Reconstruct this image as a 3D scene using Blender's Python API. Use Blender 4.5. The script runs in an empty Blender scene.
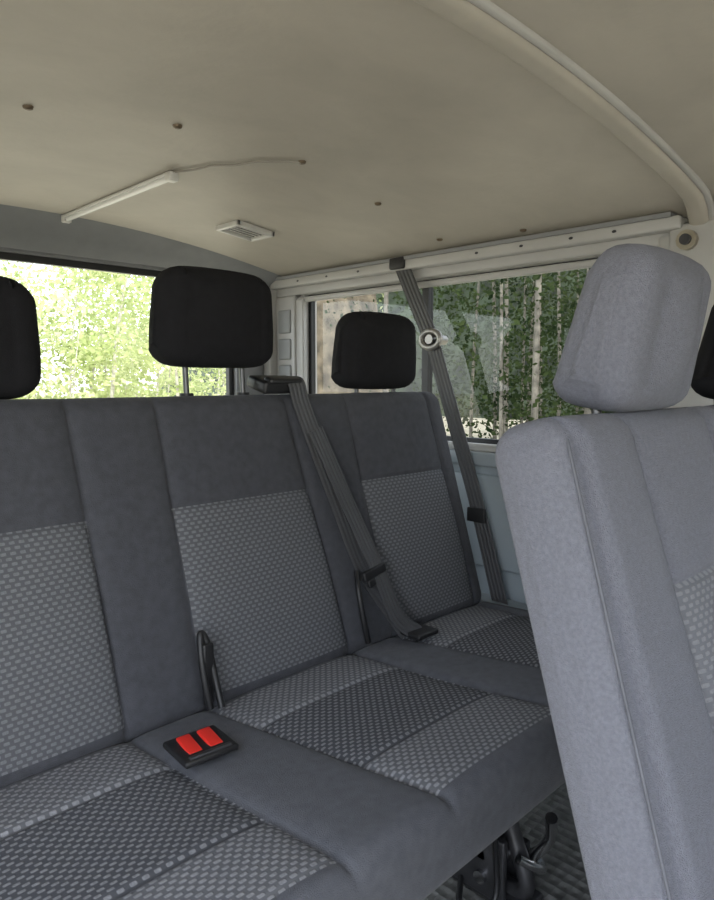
import bpy, bmesh, math, random
from mathutils import Vector, Matrix
random.seed(7)
H=1.04
scene=bpy.context.scene
try:
    scene.view_settings.view_transform='Standard'
except Exception: pass

# ---------------- materials ----------------
def mat(name, col, rough=.6, metal=0., var=.12, nscale=20, bump=0., bscale=200, spec=.5, coat=0., sheen=0.):
    m=bpy.data.materials.new(name); m.use_nodes=True
    nt=m.node_tree; N=nt.nodes; Lk=nt.links
    b=N['Principled BSDF']
    b.inputs['Roughness'].default_value=rough; b.inputs['Metallic'].default_value=metal
    b.inputs['Specular IOR Level'].default_value=spec
    if sheen: b.inputs['Sheen Weight'].default_value=sheen; b.inputs['Sheen Roughness'].default_value=.5
    if coat: b.inputs['Coat Weight'].default_value=coat
    tc=N.new('ShaderNodeTexCoord'); no=N.new('ShaderNodeTexNoise'); no.inputs['Scale'].default_value=nscale
    no.inputs['Detail'].default_value=5
    Lk.new(tc.outputs['Object'],no.inputs['Vector'])
    r=N.new('ShaderNodeValToRGB')
    r.color_ramp.elements[0].position=.3; r.color_ramp.elements[1].position=.7
    r.color_ramp.elements[0].color=(*[c*(1-var) for c in col],1)
    r.color_ramp.elements[1].color=(*[min(1,c*(1+var)) for c in col],1)
    Lk.new(no.outputs['Fac'],r.inputs['Fac']); Lk.new(r.outputs['Color'],b.inputs['Base Color'])
    if bump:
        n2=N.new('ShaderNodeTexNoise'); n2.inputs['Scale'].default_value=bscale; n2.inputs['Detail'].default_value=3
        Lk.new(tc.outputs['Object'],n2.inputs['Vector'])
        bp=N.new('ShaderNodeBump'); bp.inputs['Strength'].default_value=bump; bp.inputs['Distance'].default_value=.002
        Lk.new(n2.outputs['Fac'],bp.inputs['Height']); Lk.new(bp.outputs['Normal'],b.inputs['Normal'])
    return m

def pattern_mat(name, base, light, rows=122., cols=68., a=6., bb=6.):
    m=bpy.data.materials.new(name); m.use_nodes=True
    nt=m.node_tree; N=nt.nodes; Lk=nt.links
    b=N['Principled BSDF']; b.inputs['Roughness'].default_value=.85; b.inputs['Specular IOR Level'].default_value=.2
    uv=N.new('ShaderNodeUVMap'); sp=N.new('ShaderNodeSeparateXYZ'); Lk.new(uv.outputs[0],sp.inputs[0])
    def M(op,*ins):
        n=N.new('ShaderNodeMath'); n.operation=op
        for i,v in enumerate(ins):
            if isinstance(v,(int,float)): n.inputs[i].default_value=v
            else: Lk.new(v,n.inputs[i])
        return n.outputs[0]
    v=M('MULTIPLY',sp.outputs[1],rows); row=M('FLOOR',v); off=M('MULTIPLY',M('MODULO',row,2.),.5)
    u=M('ADD',M('MULTIPLY',sp.outputs[0],cols),off)
    fx=M('SUBTRACT',M('FRACT',u),.5); fy=M('SUBTRACT',M('FRACT',v),.5)
    x2=M('MULTIPLY',fx,fx); y2=M('MULTIPLY',fy,fy)
    d=M('ADD',M('MULTIPLY',M('MULTIPLY',x2,x2),a*a),M('MULTIPLY',M('MULTIPLY',y2,y2),bb*bb))
    mr=N.new('ShaderNodeMapRange'); mr.inputs['From Min'].default_value=.12; mr.inputs['From Max'].default_value=.6
    mr.inputs['To Min'].default_value=1; mr.inputs['To Max'].default_value=0; mr.interpolation_type='SMOOTHSTEP'
    Lk.new(d,mr.inputs['Value'])
    tc=N.new('ShaderNodeTexCoord'); no=N.new('ShaderNodeTexNoise'); no.inputs['Scale'].default_value=260
    Lk.new(tc.outputs['Object'],no.inputs['Vector'])
    fac=M('MULTIPLY',mr.outputs[0],M('ADD',.30,no.outputs['Fac']))
    mx=N.new('ShaderNodeMix'); mx.data_type='RGBA'
    mx.inputs[6].default_value=(*base,1); mx.inputs[7].default_value=(*light,1)
    Lk.new(fac,mx.inputs[0]); Lk.new(mx.outputs[2],b.inputs['Base Color'])
    bp=N.new('ShaderNodeBump'); bp.inputs['Strength'].default_value=.5; bp.inputs['Distance'].default_value=.002
    Lk.new(fac,bp.inputs['Height']); Lk.new(bp.outputs['Normal'],b.inputs['Normal'])
    return m

def glass_mat(name,tint):
    m=bpy.data.materials.new(name); m.use_nodes=True
    nt=m.node_tree; N=nt.nodes; Lk=nt.links
    N.remove(N['Principled BSDF']); out=N['Material Output']
    t=N.new('ShaderNodeBsdfTransparent'); t.inputs[0].default_value=(*tint,1)
    g=N.new('ShaderNodeBsdfGlossy'); g.inputs['Roughness'].default_value=.02
    lw=N.new('ShaderNodeLayerWeight'); lw.inputs[0].default_value=.5
    p=N.new('ShaderNodeMath'); p.operation='POWER'; p.inputs[1].default_value=5; Lk.new(lw.outputs['Facing'],p.inputs[0])
    q=N.new('ShaderNodeMath'); q.operation='MULTIPLY_ADD'; q.inputs[1].default_value=.9; q.inputs[2].default_value=.04; Lk.new(p.outputs[0],q.inputs[0])
    mx=N.new('ShaderNodeMixShader'); Lk.new(q.outputs[0],mx.inputs[0]); Lk.new(t.outputs[0],mx.inputs[1]); Lk.new(g.outputs[0],mx.inputs[2])
    Lk.new(mx.outputs[0],out.inputs[0]); return m

def leaf_mat(name,c1,c2,tr=.4):
    m=bpy.data.materials.new(name); m.use_nodes=True
    nt=m.node_tree; N=nt.nodes; Lk=nt.links
    N.remove(N['Principled BSDF']); out=N['Material Output']
    tc=N.new('ShaderNodeTexCoord'); no=N.new('ShaderNodeTexNoise'); no.inputs['Scale'].default_value=.9; no.inputs['Detail'].default_value=6
    Lk.new(tc.outputs['Object'],no.inputs['Vector'])
    r=N.new('ShaderNodeValToRGB'); r.color_ramp.elements[0].position=.35; r.color_ramp.elements[1].position=.65
    r.color_ramp.elements[0].color=(*c1,1); r.color_ramp.elements[1].color=(*c2,1)
    Lk.new(no.outputs['Fac'],r.inputs[0])
    d=N.new('ShaderNodeBsdfDiffuse'); t=N.new('ShaderNodeBsdfTranslucent')
    Lk.new(r.outputs[0],d.inputs[0]); Lk.new(r.outputs[0],t.inputs[0])
    mx=N.new('ShaderNodeMixShader'); mx.inputs[0].default_value=tr
    Lk.new(d.outputs[0],mx.inputs[1]); Lk.new(t.outputs[0],mx.inputs[2]); Lk.new(mx.outputs[0],out.inputs[0]); return m

FAB=mat('fabric_plain_grey',(.068,.070,.080),.9,var=.12,nscale=60,bump=.6,bscale=600,spec=.15,sheen=.1)
FABC=mat('fabric_cushion_grey_lit',(.094,.097,.110),.9,var=.12,nscale=60,bump=.6,bscale=600,spec=.15,sheen=.1)  # same plain fabric, light from above painted in as a paler tone
FABL=mat('fabric_grey_lit',(.150,.154,.182),.9,var=.12,nscale=220,bump=.9,bscale=650,spec=.15,sheen=.12)  # bench fabric again, lightened in colour for the well-lit near bench
FABK=mat('fabric_headrest_shaded',(.016,.016,.018),.9,var=.1,nscale=60,bump=.4,bscale=600,spec=.15)  # dark headrest fabric with backlit shade put into its colour
PAT=pattern_mat('fabric_dotted_back',(.098,.101,.110),(.185,.19,.20))
PATM=pattern_mat('fabric_dotted_mid_lit',(.145,.148,.165),(.22,.225,.24))  # dotted fabric with the near bench's stronger light put into its base
PATL=pattern_mat('fabric_dotted_light',(.128,.131,.142),(.30,.305,.32),rows=114.,cols=63.)
PATD=pattern_mat('fabric_dotted_dark',(.078,.081,.090),(.25,.255,.27),rows=114.,cols=63.,a=7.,bb=7.)
SEAM=mat('seam_thread',(.11,.113,.13),.9)
BLK=mat('black_plastic',(.014,.014,.015),.45,bump=.2,bscale=400)
STRAP=mat('belt_webbing',(.066,.066,.070),.5,var=.15,nscale=300)
nt=STRAP.node_tree; uvn=nt.nodes.new('ShaderNodeUVMap'); wv=nt.nodes.new('ShaderNodeTexWave'); wv.inputs['Scale'].default_value=1.35
nt.links.new(uvn.outputs[0],wv.inputs[0]); bp=nt.nodes.new('ShaderNodeBump'); bp.inputs['Distance'].default_value=.002; bp.inputs['Strength'].default_value=.7
nt.links.new(wv.outputs['Fac'],bp.inputs['Height']); nt.links.new(bp.outputs['Normal'],nt.nodes['Principled BSDF'].inputs['Normal'])
RED=mat('red_button',(.72,.03,.02),.4,var=.04)
CHR=mat('chrome',(.6,.6,.61),.25,1.,var=.03)
RINGM=mat('ring_satin',(.36,.35,.33),.4,.7,var=.05)
DPOST=mat('dark_post',(.10,.10,.10),.3,.8,var=.03)
STEEL=mat('dark_steel',(.07,.07,.075),.4,.6,var=.25)
CEIL=mat('ceiling_panel',(.475,.440,.378),.55,var=.10,nscale=1.6,bump=.35,bscale=60)
nt=CEIL.node_tree; N=nt.nodes; bs=N['Principled BSDF']; src=bs.inputs['Base Color'].links[0].from_socket
tcn=[n for n in N if n.type=='TEX_COORD'][0]; mp=N.new('ShaderNodeMapping'); mp.inputs['Scale'].default_value=(2.0,2.6,1); mp.inputs['Rotation'].default_value=(0,0,.6)
n3=N.new('ShaderNodeTexNoise'); n3.inputs['Scale'].default_value=2.2; n3.inputs['Detail'].default_value=8; n3.inputs['Roughness'].default_value=.6; n3.inputs['Distortion'].default_value=.3
nt.links.new(tcn.outputs['Object'],mp.inputs[0]); nt.links.new(mp.outputs[0],n3.inputs['Vector'])
mr=N.new('ShaderNodeMapRange'); mr.inputs['From Min'].default_value=.35; mr.inputs['From Max'].default_value=.7; mr.inputs['To Min'].default_value=.89; mr.inputs['To Max'].default_value=1.04
nt.links.new(n3.outputs['Fac'],mr.inputs['Value'])
mm=N.new('ShaderNodeMix'); mm.data_type='RGBA'; mm.blend_type='MULTIPLY'; mm.inputs[0].default_value=1
nt.links.new(src,mm.inputs[6]); nt.links.new(mr.outputs[0],mm.inputs[7]); nt.links.new(mm.outputs[2],bs.inputs['Base Color'])
WALL=mat('painted_metal_light',(.46,.455,.44),.35,var=.06,nscale=6)
FLG=mat('painted_metal_bow',(.46,.45,.43),.35,var=.06,nscale=6)
WALLB=mat('painted_metal_bluegrey',(.29,.33,.355),.35,var=.06,nscale=5)
HDR=mat('grey_header_trim',(.25,.255,.26),.6,var=.06)
WHITE=mat('white_plastic',(.64,.63,.60),.35,var=.03)
PANEL=mat('grey_pillar_panel',(.30,.31,.31),.5,var=.05)
GLR=glass_mat('rear_glass',(.94,.95,.92)); GLS=glass_mat('tinted_side_glass',(.42,.43,.42)); GLC=glass_mat('clear_glass',(.92,.94,.93))
FLOOR=mat('rubber_floor',(.17,.17,.16),.5,var=.35,nscale=30)
nt=FLOOR.node_tree; v=nt.nodes.new('ShaderNodeTexVoronoi'); v.inputs['Scale'].default_value=38; v.inputs['Randomness'].default_value=.15
tc=[n for n in nt.nodes if n.type=='TEX_COORD'][0]; nt.links.new(tc.outputs['Object'],v.inputs['Vector'])
bp=nt.nodes.new('ShaderNodeBump'); bp.inputs['Distance'].default_value=.008; bp.inputs['Strength'].default_value=1.
nt.links.new(v.outputs['Distance'],bp.inputs['Height']); nt.links.new(bp.outputs['Normal'],nt.nodes['Principled BSDF'].inputs['Normal'])
GROUND=mat('sandy_ground',(.43,.395,.30),.95,var=.25,nscale=.7)
MOUND=mat('tan_reflection_earth',(.21,.175,.125),.95,var=.6,nscale=4.5,bump=1,bscale=6)  # tan tone imitating the ceiling's reflection in the side glass
HILL=mat('wooded_slope',(.03,.042,.022),.95,var=.8,nscale=1.2)

# ---------------- helpers ----------------
def link(o,parent=None):
    scene.collection.objects.link(o)
    if parent: o.parent=parent
    return o
def empty(name,loc=(0,0,0)):
    e=bpy.data.objects.new(name,None); e.empty_display_size=.05; e.location=(0,0,0); return link(e)
def mesh(name,verts,faces,mats,fm=None,uv=None,smooth=True,parent=None,recalc=True):
    me=bpy.data.meshes.new(name); me.from_pydata([tuple(v) for v in verts],[],faces)
    for m in (mats if isinstance(mats,(list,tuple)) else [mats]): me.materials.append(m)
    if fm: me.polygons.foreach_set('material_index',fm)
    if uv:
        l=me.uv_layers.new(name='UVMap')
        for lp in me.loops: l.data[lp.index].uv=uv[lp.vertex_index]
    me.polygons.foreach_set('use_smooth',[smooth]*len(me.polygons))
    me.update()
    if recalc:
        bm=bmesh.new(); bm.from_mesh(me); bmesh.ops.recalc_face_normals(bm,faces=bm.faces); bm.to_mesh(me); bm.free()
    return link(bpy.data.objects.new(name,me),parent)
def boxes(name,lst,m,parent=None,bevel=0,rot=None,loc=None):
    V=[];F=[];FM=[]
    mats=m if isinstance(m,(list,tuple)) else [m]
    for it in lst:
        a,b=it[0],it[1]; k=it[2] if len(it)>2 else 0
        n=len(V)
        V+=[(x,y,z) for x in (a[0],b[0]) for y in (a[1],b[1]) for z in (a[2],b[2])]
        F+=[[n+i for i in f] for f in ((0,1,3,2),(4,6,7,5),(0,4,5,1),(2,3,7,6),(0,2,6,4),(1,5,7,3))]; FM+=[k]*6
    o=mesh(name,V,F,mats,FM,smooth=False,parent=parent)
    if bevel:
        md=o.modifiers.new('bevel','BEVEL'); md.width=bevel; md.segments=3; md.limit_method='ANGLE'
        for p in o.data.polygons: p.use_smooth=True
    if rot: o.rotation_euler=rot
    if loc: o.location=loc
    return o
def tube(name,pts,r,m,parent=None,smooth=True,cyclic=False):
    cu=bpy.data.curves.new(name,'CURVE'); cu.dimensions='3D'; cu.bevel_depth=r; cu.bevel_resolution=4; cu.use_fill_caps=True
    s=cu.splines.new('POLY'); P=catmull(pts,6) if smooth and len(pts)>2 else [Vector(p) for p in pts]
    s.points.add(len(P)-1)
    for i,p in enumerate(P): s.points[i].co=(*p,1)
    s.use_cyclic_u=cyclic
    cu.materials.append(m); return link(bpy.data.objects.new(name,cu),parent)
def catmull(pts,n):
    P=[Vector(p) for p in pts]; P=[P[0]*2-P[1]]+P+[P[-1]*2-P[-2]]; out=[]
    for i in range(1,len(P)-2):
        for j in range(n):
            t=j/n; a,b,c,d=P[i-1:i+3]
            out.append(.5*((2*b)+(c-a)*t+(2*a-5*b+4*c-d)*t*t+(3*b-a-3*c+d)*t**3))
    out.append(P[-2]); return out
def strap(name,pts,wd,w,m,parent=None,th=.0022):
    P=catmull(pts,8); wds=wd if isinstance(wd,list) else [wd]*len(pts)
    W=catmull(wds,8)
    V=[];F=[];UV=[]
    for i,p in enumerate(P):
        t=(P[min(i+1,len(P)-1)]-P[max(i-1,0)]).normalized(); a=Vector(W[i]).normalized(); a=(a-t*a.dot(t)).normalized(); n=t.cross(a)
        for sa,sn in ((-1,-1),(1,-1),(1,1),(-1,1)): V.append(p+a*w/2*sa+n*th/2*sn); UV.append(((sa+1)/2,i*.02))
    for i in range(len(P)-1):
        for k in range(4): F.append([4*i+k,4*i+(k+1)%4,4*i+4+(k+1)%4,4*i+4+k])
    F+=[[0,1,2,3],[4*len(P)-4+k for k in range(4)]]
    return mesh(name,V,F,m,uv=UV,smooth=False,parent=parent)
def cyl(name,p0,p1,r,m,parent=None): return tube(name,[p0,p1],r,m,parent,False)

def pad(name,xb,xt,origin,L,sd,nd,T0,T1,r,r_end,breaks,disp,zone,mats,parent,bulge=.008,step=.016,capmat=0):
    """upholstered block swept along x; sd = direction along its length, nd = outward front normal"""
    sd=Vector(sd).normalized(); nd=Vector(nd).normalized(); O=Vector(origin)
    def kx(i,f,t): 
        b=xb[i]+(xb[i+1]-xb[i])*f; c=xt[i]+(xt[i+1]-xt[i])*f; return b+(c-b)*t
    cols=[]
    Tm=min(T0,T1)*.5*.95
    K=len(xb)-1
    def left(a): return lambda t: kx(0,0,t)+a
    def right(a): return lambda t: kx(K-1,1,t)-a
    endl=[]
    nc=5
    for j in range(nc): 
        q=j/nc; ins=Tm+(r_end-Tm)*q if Tm>r_end else r_end
        endl.append((-bulge*(1-q*q)**.5,ins))
    if Tm<=r_end: endl=[(-bulge*.2,min(Tm,r_end))]
    for j in range(7):
        ph=math.pi/2*j/6; a=r_end*(1-math.cos(ph)); ins=r_end*(1-math.sin(ph)); 
        if Tm<=r_end: ins*=Tm/r_end
        endl.append((a,ins))
    for a,ins in endl: cols.append((left(a),ins,0,0.))
    for i in range(K):
        w=xb[i+1]-xb[i]; pos=[0,.005,.011]; 
        n=max(1,int((w-.022)/step)); pos+=[.011+(w-.022)*j/n for j in range(1,n)]; pos+=[w-.011,w-.005]
        for p in pos:
            X=xb[i]+p
            if X-xb[0]<r_end+.003 or xb[-1]-X<r_end+.003: continue
            cols.append(((lambda t,i=i,f=p/w:kx(i,f,t)),0.,i,p/w))
    for a,ins in reversed(endl): cols.append((right(a),ins,K-1,1.))
    S=set([r,L-r]); q=r
    while q<L-r: S.add(round(q,4)); q+=step
    for b in breaks:
        for dlt in (-.010,-.005,0,.005,.010):
            if r<b+dlt<L-r: S.add(b+dlt)
    S=sorted(S); S=[s for k,s in enumerate(S) if k==0 or s-S[k-1]>.0015 or s in breaks]
    V=[];UV=[];Na=5
    for ci,(fx,ins,i,f) in enumerate(cols):
        w=xb[i+1]-xb[i]; rc=max(r-ins,.0015); lo=ins+rc; wt=max(0,1-ins/max(r_end,.001))
        pts=[]
        def D(s): return disp(i,f,w,s)*wt
        for s in S:
            ss=min(max(s,lo),L-lo); pts.append((ss,-ins+D(ss),'f'))
        for j in range(1,Na+1):
            th=math.pi/2*j/Na; pts.append((L-ins-rc+rc*math.sin(th),-ins-rc+rc*math.cos(th)+D(L)*math.cos(th),'e'))
        for j in range(0,Na):
            th=math.pi/2*j/Na; pts.append((L-ins-rc+rc*math.cos(th),-T1+ins+rc-rc*math.sin(th),'e'))
        for s in reversed(S[::1]):
            ss=min(max(s,lo),L-lo); pts.append((ss,-(T0+(T1-T0)*ss/L)+ins,'b'))
        for j in range(1,Na+1):
            th=math.pi/2*j/Na; pts.append((ins+rc-rc*math.sin(th),-T0+ins+rc-rc*math.cos(th),'e'))
        for j in range(0,Na):
            th=math.pi/2*j/Na; pts.append((ins+rc-rc*math.cos(th),-ins-rc+rc*math.sin(th)+D(0)*math.sin(th),'e'))
        for (s,n,kd) in pts:
            p=O+sd*s+nd*n; p.x+=fx(s/L); V.append(p); UV.append((p.x,s))
        M=len(pts)
    F=[];FM=[]
    for c in range(len(cols)-1):
        i=cols[c][2]
        capr = cols[c][1]>=r_end*.5 and cols[c+1][1]>=r_end*.5
        for j in range(M):
            j2=(j+1)%M
            F.append([c*M+j,c*M+j2,(c+1)*M+j2,(c+1)*M+j])
            if capr: FM.append(capmat)
            elif j<len(S)-1: FM.append(zone(i,(S[j]+S[j+1])/2))
            else: FM.append(0)
    F.append(list(range(M))); FM.append(capmat); F.append([(len(cols)-1)*M+j for j in range(M)]); FM.append(capmat)
    return mesh(name,V,F,mats,FM,UV,True,parent)

def groove(d,w=.005,dep=.006): return -dep*math.exp(-(d/w)**2)

def headrest(parent,cx,w,y,z,Lh,fwd,m,tag,T0=.10,T1=.085,post_bot=None,pm=DPOST,r=.036,r_end=.046,taper=.012,bulge=.006,crown=.014,arch=.016):
    a=fwd; sd=(0,-math.sin(a),math.cos(a)); nd=(0,-math.cos(a),-math.sin(a))
    h=w/2
    def dsp(i,f,wd,s):
        t=s/Lh; b=crown*(1-(2*f-1)**2)*math.sin(math.pi*min(1,max(0,t)))
        return b if i==1 else 0
    o=pad('headrest'+tag,[cx-h,cx-h+.055,cx+h-.055,cx+h],[cx-h+taper,cx-h+.05+taper,cx+h-.05-taper,cx+h-taper],(0,y,z),Lh,sd,nd,T0,T1,r,r_end,[],dsp,lambda i,s:0,[m],parent,bulge=bulge,step=.012)
    for v in o.data.vertices:       # rounded shoulders and waist
        t=(v.co.z-z)/Lh; q=abs(v.co.x-cx)/h
        if t>.3: v.co.z-=arch*((t-.3)/.7)*q**3
        if t<.3: v.co.z+=arch*.5*((.3-t)/.3)*q**3
        v.co.x=cx+(v.co.x-cx)*(1-.06*max(0,(.45-t)/.45)**1.5)
    if post_bot is not None:
        for k,sx in enumerate((-.07,.07)):
            cyl('headrest_post%s_%d'%(tag,k+1),(cx+sx,y+.05,z+.03),(cx+sx,y+.045,post_bot),.006,pm,parent)
            cyl('headrest_guide%s_%d'%(tag,k+1),(cx+sx,y+.045,post_bot-.01),(cx+sx,y+.045,post_bot+.008),.014,BLK,parent)
    return o

# ---------------- REAR BENCH ----------------
RB=empty('bench_seat')
al=math.radians(13); SD=(0,math.sin(al),math.cos(al)); ND=(0,-math.cos(al),math.sin(al))
def bz_disp(amp,sb):
    def f(i,fr,w,s):
        v=amp[i]*(1-(2*fr-1)**4)
        v+=groove(fr*w)+groove((1-fr)*w)
        for b,act in sb:
            if i in act: v+=groove(s-b)
        if i in sb[0][1] : v+=.006*math.sin(math.pi*min(1,s/ .38)) if s<.38 else 0
        return v
    return f
kb=[.07,.18,.515,.672,1.045,1.19,1.52,1.585]; kt=[.09,.19,.485,.655,.965,1.155,1.455,1.535]
PN=(1,3,5)
pad('backrest',kb,kt,(0,1.06,.42),.61,SD,ND,.12,.10,.035,.035,[.39],bz_disp([.004,.012,.006,.012,.006,.012,.004],[(.39,PN)]),
    lambda i,s:1 if (i in PN and s<.39) else 0,[FAB,PAT],RB)
cb=[.07,.18,.515,.672,1.045,1.19,1.52,1.60]; cf=[.07,.16,.55,.745,1.10,1.27,1.54,1.60]
def cz(i,s):
    if i in PN:
        if s<.15: return 2
        if s<.37: return 3
        if s<.505: return 2
    return 0
def cdisp(i,fr,w,s):
    v=[.004,.008,.005,.008,.005,.008,.004][i]*(1-(2*fr-1)**4)+groove(fr*w)+groove((1-fr)*w)
    if i in PN: v+=groove(s-.15)+groove(s-.37)+groove(s-.505,dep=.004)-.006*math.exp(-((s-.26)/.12)**2)
    return v
pad('cushion',cb,cf,(0,1.085,.43),.54,(0,-1,.045),(0,.045,1),.10,.125,.035,.035,[.15,.37,.505],cdisp,cz,[FABC,PAT,PATL,PATD],RB)
headrest(RB,.325,.285,1.20,1.005,.207,.02,FABK,'_1',post_bot=1.0)
headrest(RB,.823,.292,1.20,1.064,.203,.02,FABK,'_2',post_bot=1.005)
headrest(RB,1.314,.28,1.20,1.015,.197,.02,FABK,'_3',post_bot=1.0)
boxes('underframe',[((.1,.62,.28),(1.56,.66,.33)),((.1,1.02,.28),(1.56,1.06,.36)),((.3,.62,.28),(.36,1.06,.33)),((1.2,.62,.28),(1.26,1.06,.33))],STEEL,RB,bevel=.004)
for k,lx in enumerate((.33,1.13)):
    tube('leg_%d'%(k+1),[(lx,.66,.30),(lx,.70,.18),(lx,.66,.04),(lx,.80,.03),(lx,.98,.03),(lx,1.0,.30)],.017,STEEL,RB)
    boxes('leg_foot_%d'%(k+1),[((lx-.035,.64,0),(lx+.035,1.02,.025))],STEEL,RB,bevel=.004)
    tube('leg_lever_%d'%(k+1),[(lx-.03,.66,.12),(lx+.01,.64,.09),(lx+.06,.66,.06),(lx+.1,.72,.05)],.009,CHR,RB)
    tube('leg_spring_%d'%(k+1),[(lx+.02,.62,.20),(lx+.05,.64,.13),(lx+.03,.68,.07)],.012,CHR,RB)
    boxes('leg_latch_%d'%(k+1),[((lx-.05,.68,.02),(lx-.035,.80,.15)),((lx+.035,.68,.02),(lx+.05,.84,.11)),((lx-.05,.72,.09),(lx+.05,.745,.115))],STEEL,RB,bevel=.004)
    tube('leg_cable_%d'%(k+1),[(lx-.05,.70,.15),(lx-.11,.66,.08),(lx-.13,.72,.03),(lx-.05,.78,.03)],.006,BLK,RB)
    cyl('leg_pivot_%d'%(k+1),(lx-.06,.73,.06),(lx+.06,.73,.06),.013,CHR,RB)

# ---------------- MIDDLE BENCH ----------------
MB=empty('bench_seat.001')
a2=math.radians(15.6); SD2=(0,math.sin(a2),math.cos(a2)); ND2=(0,-math.cos(a2),math.sin(a2))
def mz(i,s): return 1 if (i==1 and s<.40) else 0
md=bz_disp([.010,.008,.008],[(.40,(1,))])
YM=.180
for k,x0 in enumerate((0,.49)):
    b=[.645+x0,.838+x0,1.05+x0,1.13+x0]; t=[.636+x0,.780+x0,1.03+x0,1.12+x0]
    pad('backrest_%d'%(k+1),b,t,(0,YM,.42),.612,SD2,ND2,.104,.102,.036,.024,[.40],md,mz,[FABL,PATM],MB,bulge=.005)
    pad('cushion_%d'%(k+1),[.65+x0,.78+x0,1.03+x0,1.13+x0],[.65+x0,.78+x0,1.03+x0,1.13+x0],(0,.20,.42),.50,(0,-1,.04),(0,.04,1),.10,.12,.034,.03,[.15],
        lambda i,f,w,s:.006*(1-(2*f-1)**4)+groove(f*w)+groove((1-f)*w),lambda i,s:1 if i==1 and s<.46 else 0,[FABL,PATM],MB)
headrest(MB,.858,.224,.335,.996,.196,.16,FABL,'_1',T0=.104,T1=.082,post_bot=.985,r=.034,r_end=.030,taper=.010,bulge=.004,crown=.018,arch=.010)
headrest(MB,1.316,.262,.345,1.0,.19,.12,FABK,'_2',T0=.092,T1=.075,post_bot=.99)  # shadow on the neighbouring headrest painted in by the darker fabric
def on_back(x,s,n): 
    p=Vector((x,YM,.42))+Vector(SD2)*s+Vector(ND2)*n; return p
tube('piping_front',[on_back(.648,s,-.008) for s in (.03,.15,.3,.45,.55,.575)]+[on_back(.664,.598,-.016),on_back(.70,.607,-.022),on_back(.8,.6085,-.024),on_back(1.08,.6085,-.024)],.0018,SEAM,MB)
boxes('underframe',[((.68,-.27,.27),(1.58,-.23,.32)),((.68,.14,.27),(1.58,.18,.34)),((.78,-.27,.27),(.82,.18,.32)),((1.4,-.27,.27),(1.44,.18,.32))],STEEL,MB,bevel=.004)
for k,lx in enumerate((.80,1.42)):
    tube('leg_%d'%(k+1),[(lx,-.25,.30),(lx,-.22,.15),(lx,-.24,.03),(lx,.10,.03),(lx,.16,.3)],.016,STEEL,MB)
    boxes('leg_foot_%d'%(k+1),[((lx-.035,-.27,0),(lx+.035,.16,.022))],STEEL,MB,bevel=.004)

# ---------------- BELTS ----------------
SB=empty('seat_belt')
strap('webbing_upper',[(1.615,1.43,1.40),(1.605,1.35,1.26),(1.60,1.29,1.155)],(0,1,.2),.052,STRAP,SB)
strap('webbing_lower',[(1.60,1.29,1.155),(1.603,1.21,.93),(1.607,1.13,.70),(1.612,1.04,.40)],(0,1,.2),.050,STRAP,SB)
tube('guide_ring',[(1.594,1.29+.034*math.cos(t*math.pi/8),1.158+.024*math.sin(t*math.pi/8)) for t in range(16)],.009,RINGM,SB,cyclic=True)
cyl('guide_bolt',(1.585,1.29,1.158),(1.66,1.29,1.158),.014,RINGM,SB)
boxes('anchor_cover',[((1.596,1.40,1.375),(1.64,1.46,1.41))],BLK,SB,bevel=.006)
boxes('tongue',[((1.592,1.09,.64),(1.602,1.15,.68))],BLK,SB,bevel=.003)
SB2=empty('seat_belt.001')
def yb(z,o=.022): return 1.06+math.tan(al)*(z-.42)-o
strap('webbing_outer',[(.985,1.235,1.045),(.99,1.185,1.038),(1.0,yb(.98,.016),.985),(1.025,yb(.88),.88),(1.065,yb(.74),.74),(1.10,yb(.62),.62),(1.14,yb(.54,.03),.54),(1.185,1.02,.452)],(1,0,.15),.047,STRAP,SB2)
strap('webbing_inner',[(1.02,yb(.93,.028),.93),(1.065,yb(.80,.03),.80),(1.10,yb(.70,.034),.70),(1.125,yb(.6,.05),.6),(1.15,yb(.5,.06),.5),(1.20,.995,.452)],(1,0,.25),.040,STRAP,SB2)
boxes('belt_outlet',[((-.055,-.035,-.014),(.055,.035,.014)),((-.045,-.04,.008),(.045,-.01,.022))],BLK,SB2,bevel=.007,rot=(math.radians(14),0,0),loc=(.965,1.222,1.030))
boxes('tongue',[((-.036,-.006,-.012),(.036,.006,.012)),((-.03,-.007,-.028),(-.005,.003,-.008))],BLK,SB2,bevel=.005,rot=(math.radians(-10),math.radians(-12),0),loc=(1.112,yb(.60,.045),.605))
tube('stop_loop',[(1.075,yb(.62,.03),.61),(1.058,yb(.58,.045),.57),(1.062,yb(.5,.04),.50),(1.075,1.04,.455)],.007,BLK,SB2)
boxes('floor_socket',[((1.165,.965,.452),(1.235,1.03,.464))],BLK,SB2,bevel=.004)
BK=empty('seat_belt_buckle'); bx,by=.563,.915; rz=math.radians(-5)
boxes('housing',[((-.046,-.042,-.005),(.046,.042,.006))],BLK,BK,bevel=.004,rot=(0,0,rz),loc=(bx,by,.460))
boxes('button_1',[((-.030,-.022,0),(-.006,.028,.006))],RED,BK,bevel=.003,rot=(math.radians(8),0,rz),loc=(bx,by,.464))
boxes('button_2',[((.006,-.022,0),(.030,.028,.006))],RED,BK,bevel=.003,rot=(math.radians(8),0,rz),loc=(bx,by,.464))
boxes('slot',[((-.036,-.038,0),(.036,-.030,.006))],STEEL,BK,bevel=.002,rot=(0,0,rz),loc=(bx,by,.463))
ST=empty('seat_belt_stalk')
tube('loop',[(.650,1.02,.455),(.645,1.028,.50),(.645,1.04,.555),(.652,1.05,.585),(.662,1.045,.565),(.667,1.028,.50),(.667,1.01,.455)],.0065,BLK,ST)
boxes('stalk_web',[((.645,1.030,.456),(.667,1.038,.570))],BLK,ST,bevel=.004)

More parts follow.
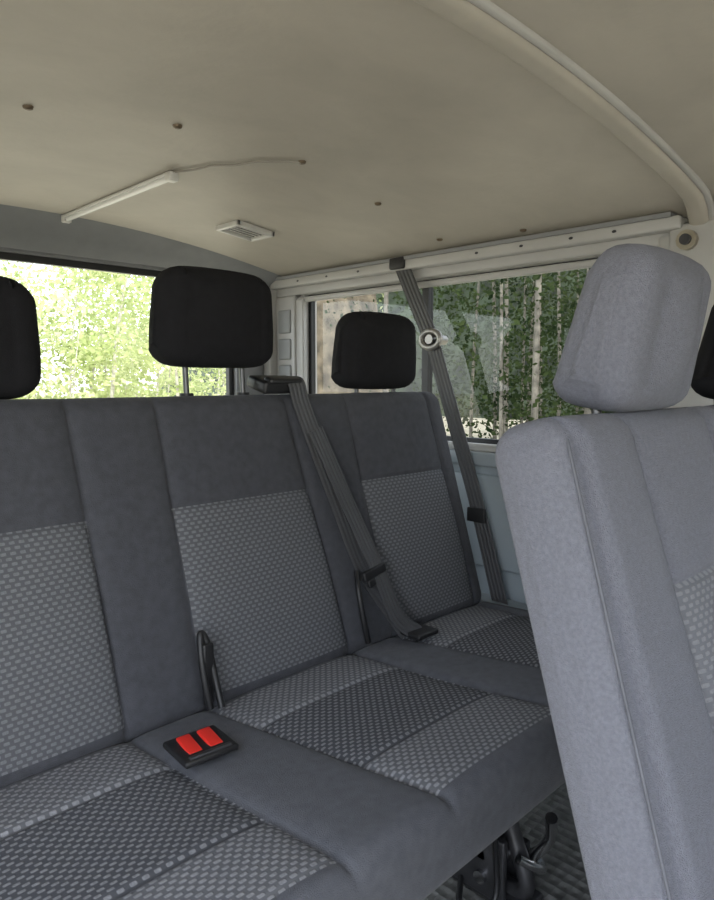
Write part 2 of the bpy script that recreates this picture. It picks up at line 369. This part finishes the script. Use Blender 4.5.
# ---------------- VAN BODY ----------------
XL,XR,YF,YR=-.15,1.66,-1.6,2.10
def cz_(x): return H+.465-.10*((x-.755)/.905)**2
boxes('floor',[((XL-.06,YF-.06,-.06),(XR+.06,YR+.06,0))],FLOOR)
def ceil_mesh():
    nx,ny=36,30; V=[];F=[]
    for lay in (0,.03):
        for j in range(ny+1):
            for i in range(nx+1):
                x=XL-.06+(XR-XL+.12)*i/nx; y=YF-.06+(YR-YF+.12)*j/ny; V.append((x,y,cz_(x)+lay))
    q=(nx+1)*(ny+1)
    for j in range(ny):
        for i in range(nx):
            a=j*(nx+1)+i; F.append([a,a+1,a+nx+2,a+nx+1]); F.append([q+a,q+a+1,q+a+nx+2,q+a+nx+1])
    return mesh('ceiling',V,F,CEIL,recalc=False)
ceil_mesh()
def bow(name,y0,y1,drop,m,prof):
    n=48;V=[];F=[]; x0,x1=XL,XR
    for i in range(n+1):
        x=x0+(x1-x0)*i/n
        e=max(0,(x-(x1-.14))/.14); dz=.05*e*e
        for (f,d) in prof: V.append((x,y0+(y1-y0)*f+.02*e*e,cz_(x)+drop*d-dz))
    k=len(prof)
    for i in range(n):
        for j in range(k-1): F.append([i*k+j,i*k+j+1,(i+1)*k+j+1,(i+1)*k+j])
    return mesh(name,V,F,m,recalc=True)
P8=[(0,.004),(.04,-.35),(.14,-.8),(.3,-1),(.7,-1),(.86,-.8),(.96,-.35),(1,.004)]
bow('trim_roof_bow',.533,.578,.016,CEIL,P8)
bow('trim_roof_bow_flange',.522,.537,.007,FLG,P8)
# right wall
wz0,wz1=.855,1.345
boxes('wall_right',[((XR,YF,0),(XR+.06,YR,wz0),1),((XR,YF,wz1),(XR+.06,YR,1.46)),((XR,1.93,wz0),(XR+.06,YR,wz1)),((XR,.42,wz0),(XR+.06,.72,wz1)),
      ((XR,-.75,wz0),(XR+.06,-.6,wz1)),((XR,YF,wz0),(XR+.06,-1.45,wz1))],[WALL,WALLB])
boxes('trim_window_rail',[((1.605,.60,1.372),(1.66,2.06,1.402)),((1.635,.60,1.345),(1.66,2.06,1.375)),((1.648,.66,1.318),(1.66,1.98,1.338))],WALL,bevel=.006)
boxes('trim_rail_gap',[((1.6,.62,1.400),(1.66,2.06,1.410))],HDR)
boxes('trim_window_frame',[((1.640,.70,.838),(1.66,.735,1.33)),((1.640,1.915,.838),(1.66,1.955,1.33)),((1.640,.735,.835),(1.66,1.915,.858))],WALL,bevel=.005)
boxes('trim_pillar',[((1.615,.49,0),(1.66,.63,1.385)),((1.63,.46,0),(1.66,.66,1.37))],WALL,bevel=.012)
boxes('trim_sill',[((1.625,.70,.795),(1.66,1.98,.835)),((1.645,.72,.50),(1.66,1.95,.77)),((1.60,.70,.0),(1.66,2.08,.42))],WALLB,bevel=.01)
boxes('trim_rear_pillar',[((1.635,1.955,.80),(1.66,2.095,1.345)),((1.60,2.06,.0),(1.66,2.10,1.38))],WALL,bevel=.008)
boxes('trim_pillar_panels',[((1.628,1.975,z),(1.640,2.045,z+h)) for z,h in ((.86,.10),(.985,.11),(1.115,.075),(1.21,.085))],PANEL,bevel=.006)
PB=empty('pillar_bolt')
cyl('washer',(1.60,.585,1.345),(1.62,.585,1.345),.022,mat('bolt_zinc',(.42,.38,.30),.35,.7),PB)
cyl('head',(1.592,.585,1.345),(1.602,.585,1.345),.012,STEEL,PB)
V=[];F=[]
for yy in (.75,.86,1.0,1.14,1.6,1.75,1.9):
    n=len(V); 
    for k in range(10): V.append((1.604,yy+.006*math.cos(k*math.pi/5),1.387+.0035*math.sin(k*math.pi/5)))
    F.append(list(range(n,n+10)))
mesh('trim_rail_holes',V,F,STEEL,smooth=False,recalc=False)
def window(name,axis,c,a0,a1,z0,z1,g,bar=None,gm=BLK,bw=.014):
    e=empty(name)
    def B(nm,p,q,m,th,bev=0):
        if axis=='x': return boxes(nm,[((c-th,p[0],p[1]),(c+th,q[0],q[1]))],m,e,bevel=bev)
        return boxes(nm,[((p[0],c-th,p[1]),(q[0],c+th,q[1]))],m,e,bevel=bev)
    if axis=='x': V=[(c,a0,z0),(c,a1,z0),(c,a1,z1),(c,a0,z1)]
    else: V=[(a0,c,z0),(a1,c,z0),(a1,c,z1),(a0,c,z1)]
    mesh('pane',V,[[0,1,2,3]],g,smooth=False,parent=e,recalc=False)
    B('gasket_bottom',(a0,z0),(a1,z0+bw),gm,.01); B('gasket_top',(a0,z1-bw),(a1,z1),gm,.01)
    B('gasket_side_1',(a0,z0),(a0+bw,z1),gm,.01); B('gasket_side_2',(a1-bw,z0),(a1,z1),gm,.01)
    if bar: B('divider',(bar-.012,z0),(bar+.012,z1),gm,.012)
    return e
window('window_1','x',1.69,.72,1.93,wz0,wz1,GLS,bar=1.38)
window('window_2','x',1.69,-.6,.42,wz0,wz1,GLS)
window('window_3','x',1.69,-1.45,-.75,wz0,wz1,GLS)
window('window_4','y',2.13,.0,1.48,.80,1.40,GLR,bw=.02)
boxes('wall_rear',[((XL-.06,YR,0),(XR+.06,YR+.06,.80)),((XL-.06,YR,1.40),(XR+.06,YR+.06,1.53)),((1.48,YR,.8),(XR+.06,YR+.06,1.40)),((XL-.06,YR,.8),(0,YR+.06,1.40))],HDR)
n=36;V=[];F=[]
for i in range(n+1):
    x=XL+(XR-XL)*i/n; zt=cz_(x)+.002; zb=min(1.41,zt-.03)-(.03*max(0,(x-1.3)/.36))
    for p in ((x,2.0,zt),(x,2.02,zt-.016),(x,2.06,(zt+zb)/2-.006),(x,2.085,zb),(x,2.10,zb)): V.append(p)
for i in range(n):
    for j in range(4): F.append([i*5+j,i*5+j+1,i*5+j+6,i*5+j+5])
mesh('trim_rear_header',V,F,HDR,recalc=False)
# left wall with the open sliding door
boxes('wall_left',[((XL-.06,.75,0),(XL,YR,.85)),((XL-.06,.75,1.34),(XL,YR,1.46)),((XL-.06,1.95,.85),(XL,YR,1.34)),((XL-.06,.75,.85),(XL,.87,1.34)),
    ((XL-.06,-.62,1.38),(XL,.75,1.46)),((XL-.06,YF,0),(XL,-.62,.88)),((XL-.06,YF,1.36),(XL,-.62,1.46)),((XL-.06,-.72,.88),(XL,-.62,1.36))],WALL)
window('window_5','x',-.18,.87,1.95,.85,1.34,GLS)
boxes('wall_front',[((XL-.06,YF-.06,0),(XR+.06,YF,.85)),((XL-.06,YF-.06,1.42),(XR+.06,YF,1.52))],HDR)
window('window_6','y',YF-.03,XL,XR,.85,1.42,GLC)

# ---------------- ceiling fittings ----------------
LT=empty('tube_light')
boxes('housing',[((-.011,-.29,-.008),(.011,.29,.0))],WHITE,LT,bevel=.003,loc=(.838,1.715,cz_(.838)-.001))
cyl('tube',(.838,1.435,cz_(.838)-.012),(.838,1.995,cz_(.838)-.012),.0075,mat('frosted_tube',(.8,.8,.78),.25,var=.01),LT)
boxes('cap_1',[((-.012,-.012,-.021),(.012,.012,0))],WHITE,LT,bevel=.004,loc=(.838,1.425,cz_(.838)-.001))
boxes('cap_2',[((-.012,-.010,-.021),(.012,.010,0))],WHITE,LT,bevel=.004,loc=(.838,2.0,cz_(.838)-.001))
tube('cable',[(x,y,cz_(x)-.004) for x,y in ((.838,1.41),(.86,1.36),(.87,1.31),(.90,1.27),(.915,1.22),(.94,1.19),(.96,1.165),(.985,1.145))],.0022,mat('cable_grey',(.30,.28,.25),.6),LT)
VT=empty('ceiling_vent')
cx,cy=1.23,1.69; zc=cz_(cx)
rt=(0,math.atan(.2*(cx-.755)/.905**2),0)
boxes('frame',[((-.066,-.055,-.012),(.066,-.045,.004)),((-.066,.045,-.012),(.066,.055,.004)),((-.066,-.055,-.012),(-.054,.055,.004)),((.054,-.055,-.012),(.066,.055,.004))],WHITE,VT,bevel=.003,rot=rt,loc=(cx,cy,zc-.002))
boxes('louvres',[((-.05,-.042+.018*k,-.006),(.05,-.038+.018*k,-.001)) for k in range(5)],WHITE,VT,bevel=.001,rot=rt,loc=(cx,cy,zc-.002))
boxes('backing',[((-.056,-.047,-.003),(.056,.047,.002))],STEEL,VT,rot=rt,loc=(cx,cy,zc-.002))
V=[];F=[]
for (x,y) in ((.463,1.24),(.70,1.166),(.985,1.149),(1.273,1.20),(1.58,.98),(1.548,1.224),(.30,1.75)):
    n0=len(V); z=cz_(x)
    for rr,dz in ((.009,0),(.008,-.004),(.004,-.006)):
        for k in range(12): V.append((x+rr*math.cos(k*math.pi/6),y+rr*math.sin(k*math.pi/6),z+dz))
    for l in range(2):
        for k in range(12): F.append([n0+l*12+k,n0+l*12+(k+1)%12,n0+l*12+12+(k+1)%12,n0+l*12+12+k])
    F.append([n0+24+k for k in range(12)])
mesh('ceiling_screws',V,F,mat('screw_brown',(.16,.12,.08),.4,.5))

# ---------------- OUTSIDE ----------------
GZ=-.55
mesh('ground_outside',[(-60,-60,GZ),(70,-60,GZ),(70,80,GZ),(-60,80,GZ)],[[0,1,2,3]],GROUND,smooth=False,recalc=False)
from mathutils import noise
def terrain(name,x0,x1,y0,y1,hf,m,n=50):
    V=[];F=[]
    for j in range(n+1):
        for i in range(n+1):
            u,v=i/n,j/n; x=x0+(x1-x0)*u; y=y0+(y1-y0)*v
            V.append((x,y,GZ-.05+hf(x,y,u,v)*(1+.25*noise.noise((x*.8,y*.8,0)))+.22*noise.noise((x*3,y*3,2))))
    for j in range(n):
        for i in range(n):
            a=j*(n+1)+i; F.append([a,a+1,a+n+2,a+n+1])
    return mesh(name,V,F,m,recalc=False)
terrain('tan_reflection_mound',8.7,12.2,10.4,13.2,lambda x,y,u,v:4.2*min(1,5*u)*min(1,5*(1-u))*min(1,5*v)*min(1,6*(1-v)),MOUND,70)  # added mound, stands in for the ceiling reflected in the side pane
terrain('wooded_hillside',24,45,-25,45,lambda x,y,u,v:12*min(1,2.5*u),HILL,60)
def forest(name,spots,leafm,trunkm,nleaf,size,hmin,hmax,spread,tr=.06,low=.1,cs=.28,cap=5.5):
    V=[];F=[];FM=[]
    R=random.random
    for (x,y) in spots:
        h=random.uniform(hmin,hmax); lean=(random.uniform(-.5,.5),random.uniform(-.5,.5)); r0=tr*random.uniform(.4,1.3)
        n=len(V); seg=5
        for s in range(seg+1):
            t=s/seg; 
            for k in range(6):
                a=k*math.pi/3; rr=r0*(1-.75*t); V.append((x+lean[0]*t*t*2+rr*math.cos(a),y+lean[1]*t*t*2+rr*math.sin(a),GZ+h*t))
        for s in range(seg):
            for k in range(6): F.append([n+s*6+k,n+s*6+(k+1)%6,n+s*6+6+(k+1)%6,n+s*6+6+k]); FM.append(1)
        cl=[]
        for c in range(18):
            t=random.uniform(low,min(1.05,cap/h)); w=spread*(1.1-.6*abs(t-.5))
            cl.append((x+random.gauss(0,w*.45),y+random.gauss(0,w*.45),GZ+h*t))
        for l in range(nleaf):
            c=cl[int(R()*18)]; p=Vector((random.gauss(c[0],cs),random.gauss(c[1],cs),random.gauss(c[2],cs*.8)))
            if p.z<GZ or p.z>7: continue
            a=Vector((random.gauss(0,1),random.gauss(0,1),random.gauss(0,.8))).normalized(); b=a.orthogonal().normalized()
            b=Matrix.Rotation(R()*6.28,3,a)@b
            s1=size*(.5+.8*R()); q=len(V)
            V+= [p-a*s1,p+b*s1*.6,p+a*s1,p-b*s1*.6]; F.append([q,q+1,q+2,q+3]); FM.append(0)
    return mesh(name,V,F,[leafm,trunkm],FM,smooth=False,recalc=False)
BARK=mat('pale_bark',(.42,.40,.35),.9,var=.45,nscale=8); BARKP=mat('pine_bark',(.24,.22,.185),.9,var=.5,nscale=8)
forest('birch_thicket',[(random.uniform(-5,16),random.uniform(15,26)) for _ in range(72)],leaf_mat('leaf_light',(.30,.37,.14),(.64,.68,.40),.5),BARK,1000,.085,3.0,7.5,1.2,tr=.05,low=.12,cs=.34,cap=8)
forest('pine_forest',[(random.uniform(9.2,20),random.uniform(-5,8.6)) for _ in range(95)],leaf_mat('leaf_dark',(.015,.03,.012),(.085,.115,.045)),BARKP,950,.05,6,11,1.3,tr=.05,low=.0,cs=.40)

# ---------------- LIGHT ----------------
w=bpy.data.worlds.new('sky'); scene.world=w; w.use_nodes=True
N=w.node_tree.nodes; sk=N.new('ShaderNodeTexSky'); sk.sky_type='NISHITA'; sk.sun_disc=False; sk.sun_elevation=math.radians(50); sk.sun_rotation=math.radians(180); sk.air_density=1.; sk.dust_density=2.5
mx=N.new('ShaderNodeMix'); mx.data_type='RGBA'; mx.inputs[0].default_value=.6; mx.inputs[7].default_value=(6,6.2,6.5,1)
w.node_tree.links.new(sk.outputs[0],mx.inputs[6]); w.node_tree.links.new(mx.outputs[2],N['Background'].inputs[0])
N['Background'].inputs[1].default_value=.88
sl=bpy.data.lights.new('sun','SUN'); sl.energy=4.5; sl.angle=math.radians(2); sl.color=(1,.95,.88)
so=link(bpy.data.objects.new('sun',sl)); so.rotation_euler=Vector((0,.62,-.8)).to_track_quat('-Z','Y').to_euler()

# ---------------- CAMERA ----------------
cd=bpy.data.cameras.new('camera'); co=link(bpy.data.objects.new('camera',cd)); co.location=(0,0,H)
cd.sensor_fit='HORIZONTAL'; cd.sensor_width=36; cd.lens=690/714*36; cd.clip_start=.02; cd.clip_end=300
th=math.radians(5.8); d=Vector((math.cos(th)*math.sin(math.pi/4),math.cos(th)*math.cos(math.pi/4),-math.sin(th)))
co.rotation_euler=d.to_track_quat('-Z','Y').to_euler(); scene.camera=co
